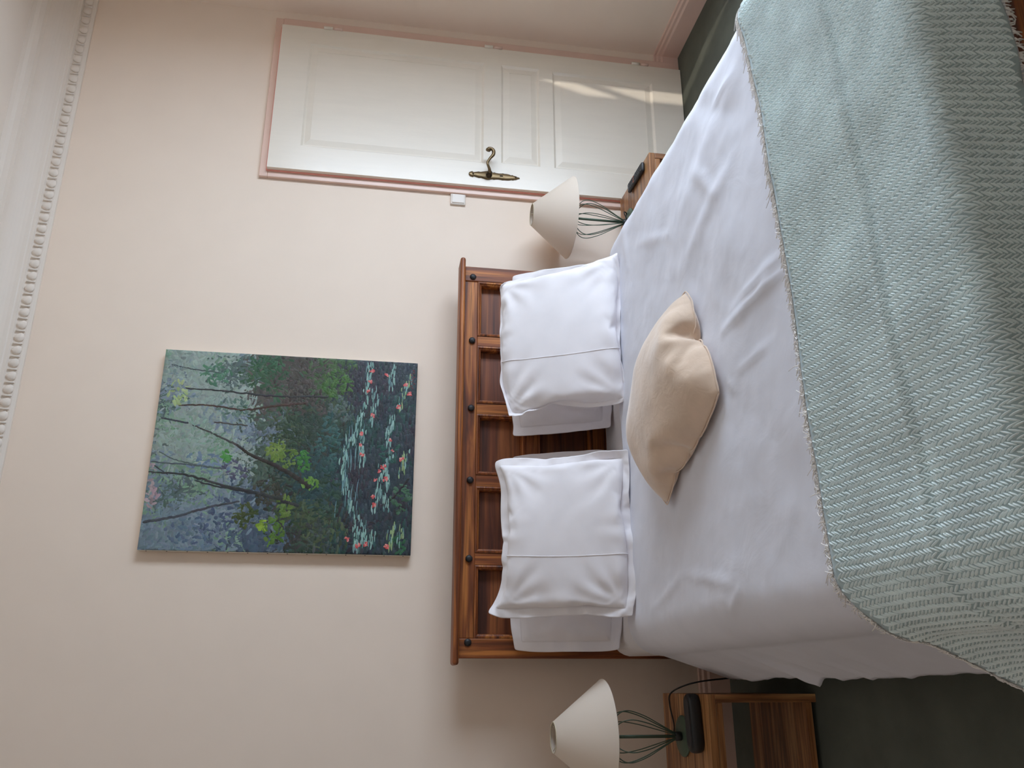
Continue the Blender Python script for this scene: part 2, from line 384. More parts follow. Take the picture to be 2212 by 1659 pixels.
for ri, (z0, z1) in enumerate(rows):
    for xm in mun: obj('muntin', boxes('muntin', [(xm - mw, xm + mw, HF, HB, z0, z1)], .003), 'dark_wood_z', hb)
    xs = [ix0] + [q for xm in mun for q in (xm - mw, xm + mw)] + [ix1]
    for k in range(5):
        a, b = xs[2 * k], xs[2 * k + 1]
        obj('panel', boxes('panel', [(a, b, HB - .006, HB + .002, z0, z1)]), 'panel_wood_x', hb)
        # stepped moulding round the panel
        v = []; f = []
        R = [(0, HF - .002), (.006, HF - .004), (.010, HF + .002), (.014, HF + .004), (.017, HF + .012), (.017, HB - .004)]
        for d, y in R: v += [(a + d, y, z0 + d), (b - d, y, z0 + d), (b - d, y, z1 - d), (a + d, y, z1 - d)]
        for r in range(len(R) - 1):
            for i in range(4): j = (i + 1) % 4; f.append((4 * r + i, 4 * r + j, 4 * r + 4 + j, 4 * r + 4 + i))
        obj('moulding', pydata('moulding', v, f), 'dark_wood_x', hb)
stud = lathe('stud', [(.014, 0), (.0145, .004), (.012, .008), (.007, .0105), (.002, .0115)], 10)
for zz, xsn in ((1.101, [.154] + mun + [1.694]), (.850, [.154] + mun + [1.697]), (.575, [.156] + mun + [1.697])):
    for xx in xsn:
        s = obj('stud', stud, 'iron', hb, True); s.location = (xx, HF - .002, zz); s.rotation_euler = (PI / 2, 0, 0)
obj('side_rail', boxes('side_rail', [(.12, .155, -2.36, HF, .12, .32)], .004), 'dark_wood_y', bed)
obj('side_rail', boxes('side_rail', [(1.685, 1.72, -2.36, HF, .12, .32)], .004), 'dark_wood_y', bed)
obj('footboard', boxes('footboard', [(.11, 1.73, -2.385, -2.345, .10, .47)], .006), 'dark_wood_x', bed)
for xx in (.13, 1.65):
    for yy in (-2.38, HB - .04): obj('leg', boxes('leg', [(xx, xx + .06, yy, yy + .05, 0, .16)], .004), 'dark_wood_z', bed)
obj('slat_base', boxes('slat_base', [(.155, 1.685, -2.345, -.19, .22, .27)]), 'panel_wood_x', bed)

# mattress under a fitted sheet
def mattress():
    x0, x1, y0, y1, z0, z1 = .105, 1.735, -2.34, -.185, .27, .545
    bm = bmesh.new(); bmesh.ops.create_cube(bm, size=1)
    for v in bm.verts: v.co = Vector(((x0 + x1) / 2 + v.co.x * (x1 - x0), (y0 + y1) / 2 + v.co.y * (y1 - y0), (z0 + z1) / 2 + v.co.z * (z1 - z0)))
    bmesh.ops.bevel(bm, geom=bm.edges[:], offset=.055, segments=5, affect='EDGES', profile=.5)
    bmesh.ops.subdivide_edges(bm, edges=[e for e in bm.edges if e.calc_length() > .2], cuts=40, use_grid_fill=True)
    for v in bm.verts:
        p = v.co; v.co.z += .006 * noise.noise(p * 9) if p.z > .5 else 0
        v.co.x += (.006 * noise.noise(Vector((p.y * 22, p.z * 5, 3))) if p.z < .5 else 0)
    me = bpy.data.meshes.new('mattress'); bm.to_mesh(me); bm.free(); return me
tag(obj('mattress', mattress(), 'sheet_cotton', None, True), 'mattress in a white fitted sheet showing between pillows and headboard', 'mattress')

# ------------------------------------------------------------------ duvet and throw surface
ZT = .592; SX0, SX1 = .215, 1.625; RR = .12
FOLD_Y = lambda x: -2.405 - .05 * (1.2 - x)
def fbm(p, o=4):
    a = 0; s = 1; q = Vector(p)
    for k in range(o): a += s * noise.noise(q); q = q * 2.03 + Vector((1.7, 9.2, 3.1)); s *= .5
    return a
creases = [((.895, -1.94), (.880, -1.54), .010, .014), ((.93, -1.95), (.915, -1.60), .007, .012), ((.754, -1.82), (.746, -1.62), .006, .012),
           ((.70, -1.60), (.76, -1.54), .004, .012), ((.227, -.84), (.30, -1.15), .006, .014), ((.30, -1.15), (.232, -1.505), .006, .014), ((.214, -1.515), (.159, -1.43), .006, .013),
           ((1.70, -1.44), (1.38, -1.80), -.006, .035), ((1.553, -1.75), (1.551, -1.61), .006, .012), ((1.60, -1.9), (1.30, -1.2), .006, .05),
           ((1.50, -.9), (1.35, -1.25), .005, .02), ((1.2, -1.3), (1.32, -1.75), .006, .03), ((.60, -1.0), (.50, -1.6), .005, .06), ((1.45, -1.45), (1.25, -1.62), .007, .022), ((1.66, -.75), (1.45, -.78), .006, .02)]
def top_relief(x, y):
    h = .010 * fbm((x * 2.2, y * 2.2, .3), 3) + .0035 * fbm((x * 7, y * 9, 4.0), 3)
    for (a, b, amp, w) in creases:
        dx, dy = b[0] - a[0], b[1] - a[1]; L2 = dx * dx + dy * dy
        t = ((x - a[0]) * dx + (y - a[1]) * dy) / L2; tc = min(1, max(0, t))
        px, py = a[0] + dx * tc, a[1] + dy * tc
        wob = .012 * noise.noise(Vector((x * 14, y * 14, 1.1)))
        d = abs(math.hypot(x - px, y - py) + (wob if 0 < t < 1 else 0)); fade = math.sin(PI * min(1, max(0.05, t))) ** .5 if -.1 < t < 1.1 else 0
        h += amp * math.exp(-(d / w) ** 2) * max(0, fade)
    # radiating crumple where the creases cross near the throw
    d = math.hypot(x - .84, y - 1.79); 
    return h
def side(u, y, sgn):
    """u: arc length past the shoulder start; returns outward offset, drop"""
    arc = RR * PI / 2
    if u <= arc: a = u / RR; return RR * math.sin(a), RR * (1 - math.cos(a))
    d = u - arc
    fl = .075 * (d / .22)
    fold = .008 * min(1, d / .18) * fbm((y * 4.5, sgn * 3.0, .5), 2) + .004 * min(1, d / .15) * fbm((y * 15, sgn * 2, 2.5), 2)
    if sgn < 0:
        for yk, ak in ((-1.19, .026), (-1.32, .006), (-1.46, .008), (-1.62, .006)): fold += ak * min(1, d / .2) * math.exp(-((y - yk + .25 * (d - .2)) / .022) ** 2)
    return RR + fl + fold, RR + d
def surf(s, y, lift=0.0, relief=True):
    """s: signed arc coordinate; s in [0, SX1-SX0] is the flat top"""
    W = SX1 - SX0
    if 0 <= s <= W: x, dz = SX0 + s, 0
    elif s < 0: o, dz = side(-s, y, -1); x = SX0 - o
    else: o, dz = side(s - W, y, 1); x = SX1 + o
    z = ZT - dz
    r = top_relief(x, y) if relief else .010 * fbm((x * 2.2, y * 2.2, .3), 3)
    k = 1 - min(1, dz / .12) * .6
    z += r * k - .018 * max(0, (-y - 1.6)) * 1.0
    return Vector((x, y, z))
def duvet():
    W = SX1 - SX0; n_s = 190; n_t = 175; sl, sr = -.415, W + .42
    verts = []; faces = []
    for j in range(n_t + 1):
        t = j / n_t
        for i in range(n_s + 1):
            s = sl + (sr - sl) * i / n_s
            head = -.530 - .025 * math.sin(s * 2.1) - .010 * fbm((s * 5, 2, 7), 2) - (.05 * max(0, -s - .1) / .3) + (.02 if s > W else 0)
            y = head + (-2.385 - head) * t ** 1.0
            s2 = s * (1 + .012 * fbm((y * 3, 5, 1), 2)) if s < -.2 else s
            p = surf(s2, y)
            e = (head - y)               # rolled head edge
            if e < .045: q = 1 - e / .045; p.z -= .040 * (1 - math.sqrt(max(0, 1 - q * q)))
            verts.append(p)
    for j in range(n_t):
        for i in range(n_s):
            a = j * (n_s + 1) + i; faces.append((a, a + 1, a + n_s + 2, a + n_s + 1))
    # drop at the foot
    base = n_t * (n_s + 1)
    for d in (.03, .12, .22):
        st = len(verts)
        for i in range(n_s + 1):
            p = verts[base + i].copy(); p.y -= .02 + .02 * d; p.z -= d; verts.append(p)
        pr = base if d == .03 else st - (n_s + 1)
        for i in range(n_s): faces.append((pr + i, pr + i + 1, st + i + 1, st + i))
    me = pydata('duvet', verts, faces); bm = bmesh.new(); bm.from_mesh(me)
    bmesh.ops.recalc_face_normals(bm, faces=bm.faces)
    if sum(f.normal.z for f in bm.faces) < 0: bmesh.ops.reverse_faces(bm, faces=bm.faces)
    bm.to_mesh(me); bm.free(); return me
dv = tag(obj('duvet', duvet(), 'duvet_cotton', None, True), 'white cotton duvet spread smoothly over the whole bed', 'duvet')
sm = dv.modifiers.new('thick', 'SOLIDIFY'); sm.thickness = .012; sm.offset = -1

# ---- throw
ED = [(-.6, -2.03), (.0, -2.02), (.115, -2.015), (.181, -1.982), (.326, -1.966), (.471, -1.956), (.789, -1.943), (.989, -1.936), (1.255, -1.915), (1.47, -1.886), (1.718, -1.842), (2.2, -1.79)]
EX = np.array([e[0] for e in ED]); EY = np.array([e[1] for e in ED])
CRE = [(-.5, -2.28), (.516, -2.244), (.652, -2.237), (.907, -2.217), (1.133, -2.205), (1.392, -2.183), (2.0, -2.14)]
CX = np.array([e[0] for e in CRE]); CY = np.array([e[1] for e in CRE])
S0, S1 = -.47, 1.41 + .33
NS, NTt = 150, 84; TL = 0.80
def throw_grid():
    W = SX1 - SX0; G = np.zeros((NTt + 1, NS + 1, 3))
    for i in range(NS + 1):
        s = S0 + (S1 - S0) * i / NS
        xf = SX0 + s
        y0 = float(np.interp(xf, EX, EY)); yf = FOLD_Y(xf); yc = float(np.interp(xf, CX, CY))
        rb = .022
        for j in range(NTt + 1):
            t = TL * j / NTt; y = y0 - t
            if y >= yf: p = surf(s, y, relief=False); out, dn = 0, 0
            else:
                d = yf - y
                if d < rb * PI / 2: a = d / rb; out, dn = rb * math.sin(a), rb * (1 - math.cos(a))
                else: dd = d - rb * PI / 2; out, dn = rb + .03 * dd / .2, rb + dd
                p = surf(s, yf, relief=False); p.y = yf - out - .012 * min(1, dn / .1) * fbm((xf * 5, 3, 2), 2); p.z -= dn
            ride = .010 + .004 * fbm((xf * 4, y * 4, 8), 3)
            ride += .0045 * math.exp(-((y - yc) / .010) ** 2) - .0035 * math.exp(-((y - yc + .02) / .012) ** 2)
            ride += .010 * math.exp(-(t / .05) ** 2)
            lx = s if s < 0 else (s - W if s > W else 0)
            k = min(1, abs(lx) / (RR * PI / 2)); ang = k * PI / 2
            n = Vector((math.copysign(math.sin(ang), lx) if lx else 0, 0, math.cos(ang)))
            if dn > 0:
                q = min(1, dn / rb); n = (n * (1 - q) + Vector((0, -1, 0)) * q).normalized()
            if lx < -.2: ride += .10 * (-lx - .2)
            G[j, i] = p + n * ride
    return G
TG = throw_grid()
def tg_eval(si, tj):
    i = np.clip(np.floor(si).astype(int), 0, NS - 1); j = np.clip(np.floor(tj).astype(int), 0, NTt - 1)
    a = (si - i)[:, None]; b = (tj - j)[:, None]
    return (TG[j, i] * (1 - a) * (1 - b) + TG[j, i + 1] * a * (1 - b) + TG[j + 1, i] * (1 - a) * b + TG[j + 1, i + 1] * a * b)
HANG = .155
def hang(xf):
    o = np.maximum(np.maximum(SX0 - xf, xf - SX1), 0); q = np.clip((o - .10) / .12, 0, 1); return HANG * (1 - .8 * q)
def t_end(i):
    xf = SX0 + S0 + (S1 - S0) * i / NS
    return (np.interp(xf, EX, EY) - (-2.405 - .05 * (1.2 - xf))) + .022 * PI / 2 + float(hang(xf)) - .022
iend = lambda i: min(NTt, int(math.ceil(t_end(i) / TL * NTt)))
def throw_mesh():
    v = []; f = []
    for j in range(NTt + 1):
        for i in range(NS + 1):
            tj = min(j, t_end(i) / TL * NTt)
            v.append(tg_eval(np.array([float(i)]), np.array([tj]))[0])
    for j in range(NTt):
        for i in range(NS):
            if j >= iend(i) : continue
            a = j * (NS + 1) + i; f.append((a, a + NS + 1, a + NS + 2, a + 1))
    me = pydata('throw', v, f); bm = bmesh.new(); bm.from_mesh(me)
    bmesh.ops.delete(bm, geom=[q for q in bm.verts if not q.link_faces], context='VERTS')
    bmesh.ops.recalc_face_normals(bm, faces=bm.faces)
    if sum(q.normal.z for q in bm.faces) < 0: bmesh.ops.reverse_faces(bm, faces=bm.faces)
    bm.to_mesh(me); bm.free(); return me
th = tag(obj('throw_blanket', throw_mesh(), 'throw_ground', None, True), 'pale mint green herringbone woven throw across the foot of the bed', 'blanket')
q = th.modifiers.new('thick', 'SOLIDIFY'); q.thickness = .010; q.offset = -1
def yarns():
    rg = np.random.default_rng(3)
    BW, PT, HT = .0086, .0100, .0073
    Ls = S1 - S0; nb = int(Ls / BW); npn = int(TL / PT)
    bi, ki = np.meshgrid(np.arange(nb), np.arange(npn), indexing='ij'); bi = bi.ravel(); ki = ki.ravel()
    sg = np.where(bi % 2 == 0, 1.0, -1.0)
    sc = (bi + .5) * BW + rg.normal(0, .0005, bi.size); tc = (ki + .5) * PT + (bi % 2) * PT * .5 + rg.normal(0, .0009, bi.size)
    xf = SX0 + S0 + sc
    tmax = (np.interp(xf, EX, EY) - (-2.405 - .05 * (1.2 - xf))) + .022 * PI / 2 + hang(xf) - .022
    ok = (tc < tmax - .008) & (tc > .010) & (sc > .01) & (sc < Ls - .01); tc, sc, sg = tc[ok], sc[ok], sg[ok]
    n = tc.size
    w = .0020; hgt = .0036
    us = np.array([-1, -.8, -.3, .3, .8, 1.0]); wd = np.array([.25, .8, 1, 1, .8, .25]); ht = np.array([-.1, .6, 1, 1, .6, -.1])
    rs = []; ca, sa = .855, .515
    for k in range(6):
        t = tc + us[k] * HT; s = sc + us[k] * BW * .52 * sg
        for (q, hh) in ((-1, 0.0), (-.5, .62), (.0, 1.0), (.5, .62), (1, 0.0)):
            s2 = s + q * w * wd[k] * ca; t2 = t - q * w * wd[k] * sa * sg
            si = np.clip(s2 / Ls * NS, 0, NS - 1e-4); tj = np.clip(t2 / TL * NTt, 0, NTt - 1e-4)
            P = tg_eval(si, tj)
            e = .02
            du = tg_eval(np.clip(si + e * 10, 0, NS - 1e-4), tj) - tg_eval(np.clip(si - e * 10, 0, NS - 1e-4), tj)
            dvv = tg_eval(si, np.clip(tj + e * 10, 0, NTt - 1e-4)) - tg_eval(si, np.clip(tj - e * 10, 0, NTt - 1e-4))
            N = np.cross(dvv, du); N /= np.linalg.norm(N, axis=1)[:, None] + 1e-9
            if k == 0 and q == -1: flip = -1.0 if N[:, 2].mean() < 0 else 1.0
            rs.append(P + N * flip * ((.0002 + hgt * hh * max(0, ht[k]) if hh else -.0010)) )
    V = np.stack(rs, 1).reshape(-1, 3)
    fq = []
    for k in range(5):
        for q in range(4): a = k * 5 + q; fq.append((a, a + 1, a + 6, a + 5))
    F = (np.array(fq)[None] + (np.arange(n) * 30)[:, None, None]).reshape(-1, 4)
    return fast('yarns', V, F)
ya = obj('herringbone_yarn', yarns(), 'throw_yarn', th, True); ya['kind'] = 'stuff'
def fringe():
    v = []; f = []; r2 = random.Random(5)
    def thread(p, d, L, r, up, droop=.004):
        d = d.normalized(); s = d.cross(up).normalized(); st = len(v)
        for k in range(3):
            c = p + d * L * k / 2 + up * (.002 - droop * (k / 2) ** 2) + s * r2.uniform(-.003, .003) * k
            rr = r * (1 - .3 * k / 2)
            for a in range(4): q = a * PI / 2; v.append(c + s * math.cos(q) * rr + up * math.sin(q) * rr)
        for k in range(2):
            for a in range(4): b = (a + 1) % 4; f.append((st + 4 * k + a, st + 4 * k + b, st + 4 * k + 4 + b, st + 4 * k + 4 + a))
        f.append((st + 8, st + 9, st + 10, st + 11))
    for k in range(1700):
        si = r2.uniform(.5, NS - .5); p = Vector(tg_eval(np.array([si]), np.array([0.02]))[0]); 
        q = Vector(tg_eval(np.array([si]), np.array([3.0]))[0]); d = (p - q)
        tang = (Vector(tg_eval(np.array([min(NS - .01, si + .4)]), np.array([0.02]))[0]) - Vector(tg_eval(np.array([si - .4]), np.array([0.02]))[0])).normalized()
        up = tang.cross(d).normalized()
        if up.z < 0 and abs(up.x) < .9: up = -up
        thread(p + up * r2.uniform(-.004, .001), d + tang * r2.uniform(-.03, .03), r2.uniform(.018, .034) * (1.5 if r2.random() < .05 else 1), .0012, up, r2.uniform(.006, .014))
    for k in range(700):
        si = r2.uniform(.5, NS - .5); tj = float(np.clip(t_end(si) / TL * NTt, 0, NTt - .1)); p = Vector(tg_eval(np.array([si]), np.array([tj - .05]))[0])
        thread(p, Vector((r2.uniform(-.5, .5), -.2, -1)), r2.uniform(.010, .020), .0018, Vector((0, -1, 0)))
    for k in range(260):
        tj = r2.uniform(0, NTt * .55); p = Vector(tg_eval(np.array([.05]), np.array([tj]))[0])
        thread(p, Vector((-.3, r2.uniform(-.4, .4), -1)), r2.uniform(.006, .012), .0014, Vector((-1, 0, 0)))
    return pydata('fringe', v, f)
fr = obj('fringe', fringe(), 'fringe_yarn', th, True, label='short off-white thread fringe'); fr['kind'] = 'stuff'

# ------------------------------------------------------------------ pillows (inflated as cloth, then posed)
def inflate(w, h, fl, n=46, pressure=2.0, frames=26, seed=1, bend=.12, quality=5, shrink=0, full=.8, lump=.006):
    r2 = random.Random(seed); mm = max(8, round(n * h / w)); nf = 2 if fl > 0 else 0
    verts = []; idx = {}; dx = w / n; dy = h / mm
    def vid(l, i, j):
        ins = 0 < i < n and 0 < j < mm; k = (l if ins else 0, i, j)
        if k not in idx:
            x = -w / 2 + max(0, min(i, n)) * dx; y = -h / 2 + max(0, min(j, mm)) * dy
            if i < 0: x -= fl * (-i) / nf
            if i > n: x += fl * (i - n) / nf
            if j < 0: y -= fl * (-j) / nf
            if j > mm: y += fl * (j - mm) / nf
            z = (.004 if l == 0 else -.004) if ins else 0
            z += lump * noise.noise(Vector((x * 6 + seed * 7.3, y * 6, seed)))
            idx[k] = len(verts); verts.append((x, y, z + r2.uniform(-.0004, .0004)))
        return idx[k]
    faces = []
    for i in range(n):
        for j in range(mm):
            faces.append([vid(0, i, j), vid(0, i + 1, j), vid(0, i + 1, j + 1), vid(0, i, j + 1)])
            faces.append([vid(1, i, j), vid(1, i, j + 1), vid(1, i + 1, j + 1), vid(1, i + 1, j)])
    for i in range(-nf, n + nf):
        for j in range(-nf, mm + nf):
            if 0 <= i < n and 0 <= j < mm: continue
            faces.append([vid(0, i, j), vid(0, i + 1, j), vid(0, i + 1, j + 1), vid(0, i, j + 1)])
    me = bpy.data.meshes.new('pillow_sim'); me.from_pydata(verts, [], faces)
    o = bpy.data.objects.new('pillow_sim', me); C.objects.link(o)
    g = o.vertex_groups.new(name='pr')
    for (l, i, j), v in idx.items():
        if 0 <= i <= n and 0 <= j <= mm: g.add([v], 1.0, 'ADD')
    c = o.modifiers.new('c', 'CLOTH'); s = c.settings
    s.quality = quality; s.mass = .15; s.tension_stiffness = 25; s.compression_stiffness = 25; s.shear_stiffness = 8; s.bending_stiffness = bend
    s.use_pressure = True; s.uniform_pressure_force = pressure; s.vertex_group_pressure = 'pr'
    s.effector_weights.gravity = 0; s.air_damping = 3
    if shrink: s.shrink_min = shrink
    c.collision_settings.use_collision = False
    c.point_cache.frame_start = 1; c.point_cache.frame_end = frames; SC.frame_start = 1; SC.frame_end = frames
    for fnum in range(1, frames + 1): SC.frame_set(fnum)
    ev = o.evaluated_get(bpy.context.evaluated_depsgraph_get()); co = [v.co.copy() for v in ev.data.vertices]
    SC.frame_set(1); bpy.data.objects.remove(o); bpy.data.meshes.remove(me)
    # stuffing fills the case to its edges: take most of the pinch out of the sides
    B = {k: co[v] for k, v in idx.items()}
    cw = (abs(B[(0, 0, 0)].x) + abs(B[(0, n, 0)].x) + abs(B[(0, 0, mm)].x) + abs(B[(0, n, mm)].x)) / 4; mwid = (abs(B[(0, 0, mm // 2)].x) + abs(B[(0, n, mm // 2)].x)) / 2
    ch = (abs(B[(0, 0, 0)].y) + abs(B[(0, n, 0)].y) + abs(B[(0, 0, mm)].y) + abs(B[(0, n, mm)].y)) / 4; mh = (abs(B[(0, n // 2, 0)].y) + abs(B[(0, n // 2, mm)].y)) / 2
    cx, cy = max(0, 1 - mwid / cw) * full, max(0, 1 - mh / ch) * full
    for c_ in co:
        u, v = min(1, abs(c_.x) / cw), min(1, abs(c_.y) / ch); c_.x, c_.y = c_.x / (1 - cx * (1 - v * v)), c_.y / (1 - cy * (1 - u * u))
    seam = {}
    for (l, i, j), v in idx.items():
        if l == 0: seam[(i, j)] = v
    return co, faces, seam, n, mm
def smooth_mesh(o, lv=1):
    q = o.modifiers.new('calm', 'SMOOTH'); q.factor = .5; q.iterations = 1
    s = o.modifiers.new('soft', 'SUBSURF'); s.levels = lv; s.render_levels = lv

def pose(co, bottom, lean, w_scale=1, h_scale=1, t_scale=1, roll=0, yaw=0, bend=0, warp=None):
    ymin = min(c.y for c in co); out = []
    for c in co:
        p = Vector((c.x * w_scale, (c.y - ymin) * h_scale, c.z * t_scale))
        if warp: p = warp(p)
        p.z += bend * (p.y ** 2)
        p = Matrix.Rotation(roll, 3, 'Z') @ p
        # local y runs up the pillow, local z faces the room
        q = Vector((p.x, p.y * math.sin(lean) - p.z * math.cos(lean), p.y * math.cos(lean) + p.z * math.sin(lean)))
        q = Matrix.Rotation(yaw, 3, 'Z') @ q
        out.append(q + Vector(bottom))
    return out
def crumple(co, w, h, seed):
    """pulls running out of the corners, puckers along the seams and a wavy flange"""
    X = max(abs(c.x) for c in co); Y = max(abs(c.y) for c in co)
    for c in co:
        dz = 0
        for k, (sx, sy) in enumerate(((-1, -1), (1, -1), (1, 1), (-1, 1))):
            dx, dy = c.x - sx * w * .47, c.y - sy * h * .47; r = math.hypot(dx, dy) + 1e-6; th = math.atan2(dy, dx)
            a = .0065 * (.5 + abs(noise.noise(Vector((seed * 3.1, k * 5.7, 2)))) * 1.6)
            dz += a * math.sin(th * 11 + k * 1.7 + seed + 2 * noise.noise(Vector((r * 6, th, seed)))) * math.exp(-((r - .09) / .085) ** 2)
        ex, ey = w * .47 - abs(c.x), h * .47 - abs(c.y)
        dz += .0032 * math.sin(c.y * 62 + seed + 3 * noise.noise(Vector((c.y * 9, 1, seed)))) * math.exp(-(ex / .05) ** 2)
        dz += .0032 * math.sin(c.x * 58 + seed * 2 + 3 * noise.noise(Vector((c.x * 9, 4, seed)))) * math.exp(-(ey / .05) ** 2)
        n1 = noise.noise(Vector((c.x * 5 + c.y * 9, c.y * 3 - c.x * 2, seed * 1.3)))
        dz += .006 * (1 - abs(n1) * 2.2) * .5 * max(0, 1 - (abs(c.x) / X) ** 3)
        if ex < -.004 or ey < -.004: dz += .010 * noise.noise(Vector((c.x * 13, c.y * 13, seed))) ; 
        c.z += dz if c.z > -.01 else 0
def pillow(label, w, h, fl, bottom, lean, seed, pressure=1.6, seam_at=None, mat='white_cotton', **kw):
    co, faces, grid, n, mm = inflate(w, h, fl, seed=seed, pressure=pressure)
    crumple(co, w, h, seed)
    P = pose(co, bottom, lean, **kw)
    root = obj('pillow', pydata('pillow', P, faces), mat, None, True)
    tag(root, label, 'pillow', 'white pillows against the headboard'); smooth_mesh(root, 2)
    t = root.modifiers.new('thick', 'SOLIDIFY'); t.thickness = .0015; t.offset = 0
    if seam_at is not None:
        nrm = root.data.vertices
        i = int(round(seam_at * n)); pts = []
        for j in range(0, mm + 1):
            v = grid[(i, j)]; pts.append(Vector(nrm[v].co) + Vector(nrm[v].normal) * .0008)
        obj('hem_seam', tube('hem_seam', spline(pts, 3), .0016, 6), mat, root, True)
    return root

def warpR(p):     # right front pillow: dog-eared upper left corner hanging outward
    q = p.copy(); q.x *= 1.02 - .16 * p.y; k = max(0, (-p.x - .17) / .12) * max(0, (p.y - .30) / .22)
    q.x -= .045 * min(1, k); q.y -= .050 * min(1, k); q.z += .02 * k
    k2 = max(0, (p.x - .18) / .10) * max(0, (.16 - p.y) / .16); q.x += .018 * min(1, k2); q.z += .03 * min(1, k2)
    return q
def warpL(p):     # left front pillow: both upper corners drawn out into ears
    q = p.copy(); q.x *= 1.03 - .12 * p.y
    for sx in (-1, 1):
        k = min(1, max(0, (sx * p.x - .15) / .11)) * min(1, max(0, (p.y - .36) / .10))
        q.y += .045 * k * k; q.x += sx * .012 * k
    return q
PILLOWS = [
    dict(label='wide white pillow lying behind the right front pillow, open hem showing', w=.68, h=.335, fl=.040, bottom=(1.335, -.375, .545), lean=.42, seed=3, pressure=1.3, t_scale=.70),
    dict(label='wide white pillow behind the left front pillow, its pointed corner sticking out left', w=.70, h=.335, fl=.040, bottom=(.500, -.375, .545), lean=.42, seed=11, pressure=1.3, t_scale=.70),
    dict(label='plump square white pillow in front, nearest the door and right lamp', w=.555, h=.480, fl=.018, bottom=(1.272, -.665, .580), lean=.50, seed=5, pressure=1.8, seam_at=.34, t_scale=.80, warp=warpR, roll=.02, yaw=-.04),
    dict(label='plump square white pillow in front on the left half of the bed', w=.520, h=.435, fl=.034, bottom=(.505, -.680, .577), lean=.50, seed=8, pressure=1.8, seam_at=.34, t_scale=.85, roll=-.02, warp=warpL),
]
for kw in PILLOWS: pillow(**kw)
def cushion():
    co, faces, grid, n, mm = inflate(.47, .52, 0, seed=21, pressure=5.0, n=32, bend=2.0, full=.9, lump=.002, frames=30)
    zmin = min(c.z for c in co)
    ex = Vector((.40, .19, 0)).normalized(); ey = Vector((-.19, .46, 0)).normalized(); ez = Vector((0, 0, 1)); ctr = Vector((.805, -1.215, 0))
    out = []
    for c in co:
        p = ctr + ex * c.x * 1.0 + ey * c.y * 1.0
        b = surf(p.x - SX0, p.y).z
        z = c.z * .95
        if z > 0:
            e = c.y + .25; z += .0040 * math.sin(c.x * 78 + 2.2 * noise.noise(Vector((c.x * 30, c.y * 12, 1)))) * math.exp(-(e / .055) ** 2) * min(1, z / .012)
        z = z if z > 0 else z * .30
        p.z = b + .020 + z + .02 * max(0, -c.y * 0) ; p.z = max(p.z, b + .004); out.append(p)
    o = obj('cushion', pydata('cushion', out, faces), 'beige_velvet', None, True); smooth_mesh(o, 2)
    tag(o, 'beige velvet cushion lying at an angle in the middle of the duvet', 'cushion')
    pts = [Vector(o.data.vertices[grid[k]].co) for k in [(i, 0) for i in range(n)] + [(n, j) for j in range(mm)] + [(n - i, mm) for i in range(n)] + [(0, mm - j) for j in range(mm)]]
    pts.append(pts[0]); obj('seam', tube('seam', spline(pts, 2), .0022, 6), 'beige_velvet', o, True)
cushion()

# ------------------------------------------------------------------ nightstands
NH = .378
def nightstand(label, loc, rotz):
    """origin: middle of the footprint on the floor; open cube of planks, front towards -y"""
    t = thing('nightstand', label, 'nightstand', loc, rotz)
    w, d = .40, .44; y0, y1 = -d / 2, d / 2
    for k in range(6):
        a = y0 + d * k / 6; obj('plank', boxes('plank', [(-w / 2, w / 2, a + .0006, a + d / 6 - .0006, NH - .026, NH)], .0015), 'honey_wood_x', t)
    for sx in (-1, 1):
        xa, xb = (w / 2 - .026, w / 2) if sx > 0 else (-w / 2, -w / 2 + .026)
        for k in range(4):
            a = y0 + d * k / 4; obj('side_plank', boxes('side_plank', [(xa, xb, a + .0006, a + d / 4 - .0006, 0, NH - .0265)], .0015), 'honey_wood_z', t)
    for k in range(5):
        a = y0 + d * k / 5; obj('shelf_plank', boxes('shelf_plank', [(-w / 2 + .0265, w / 2 - .0265, a + .0006, a + d / 5 - .0006, .018, .040)], .001), 'honey_wood_x', t)
    obj('front_lip', boxes('front_lip', [(-w / 2 + .0265, w / 2 - .0265, y0 + .002, y0 + .022, NH - .050, NH - .0265)], .002), 'honey_wood_x', t)
    return t
nightstand('open honey-coloured wooden nightstand in shade left of the bed', (-.228, -.492, 0), 0)
nightstand('open honey-coloured wooden nightstand by the door, mostly hidden behind the duvet', (2.000, -.278, 0), -.06)

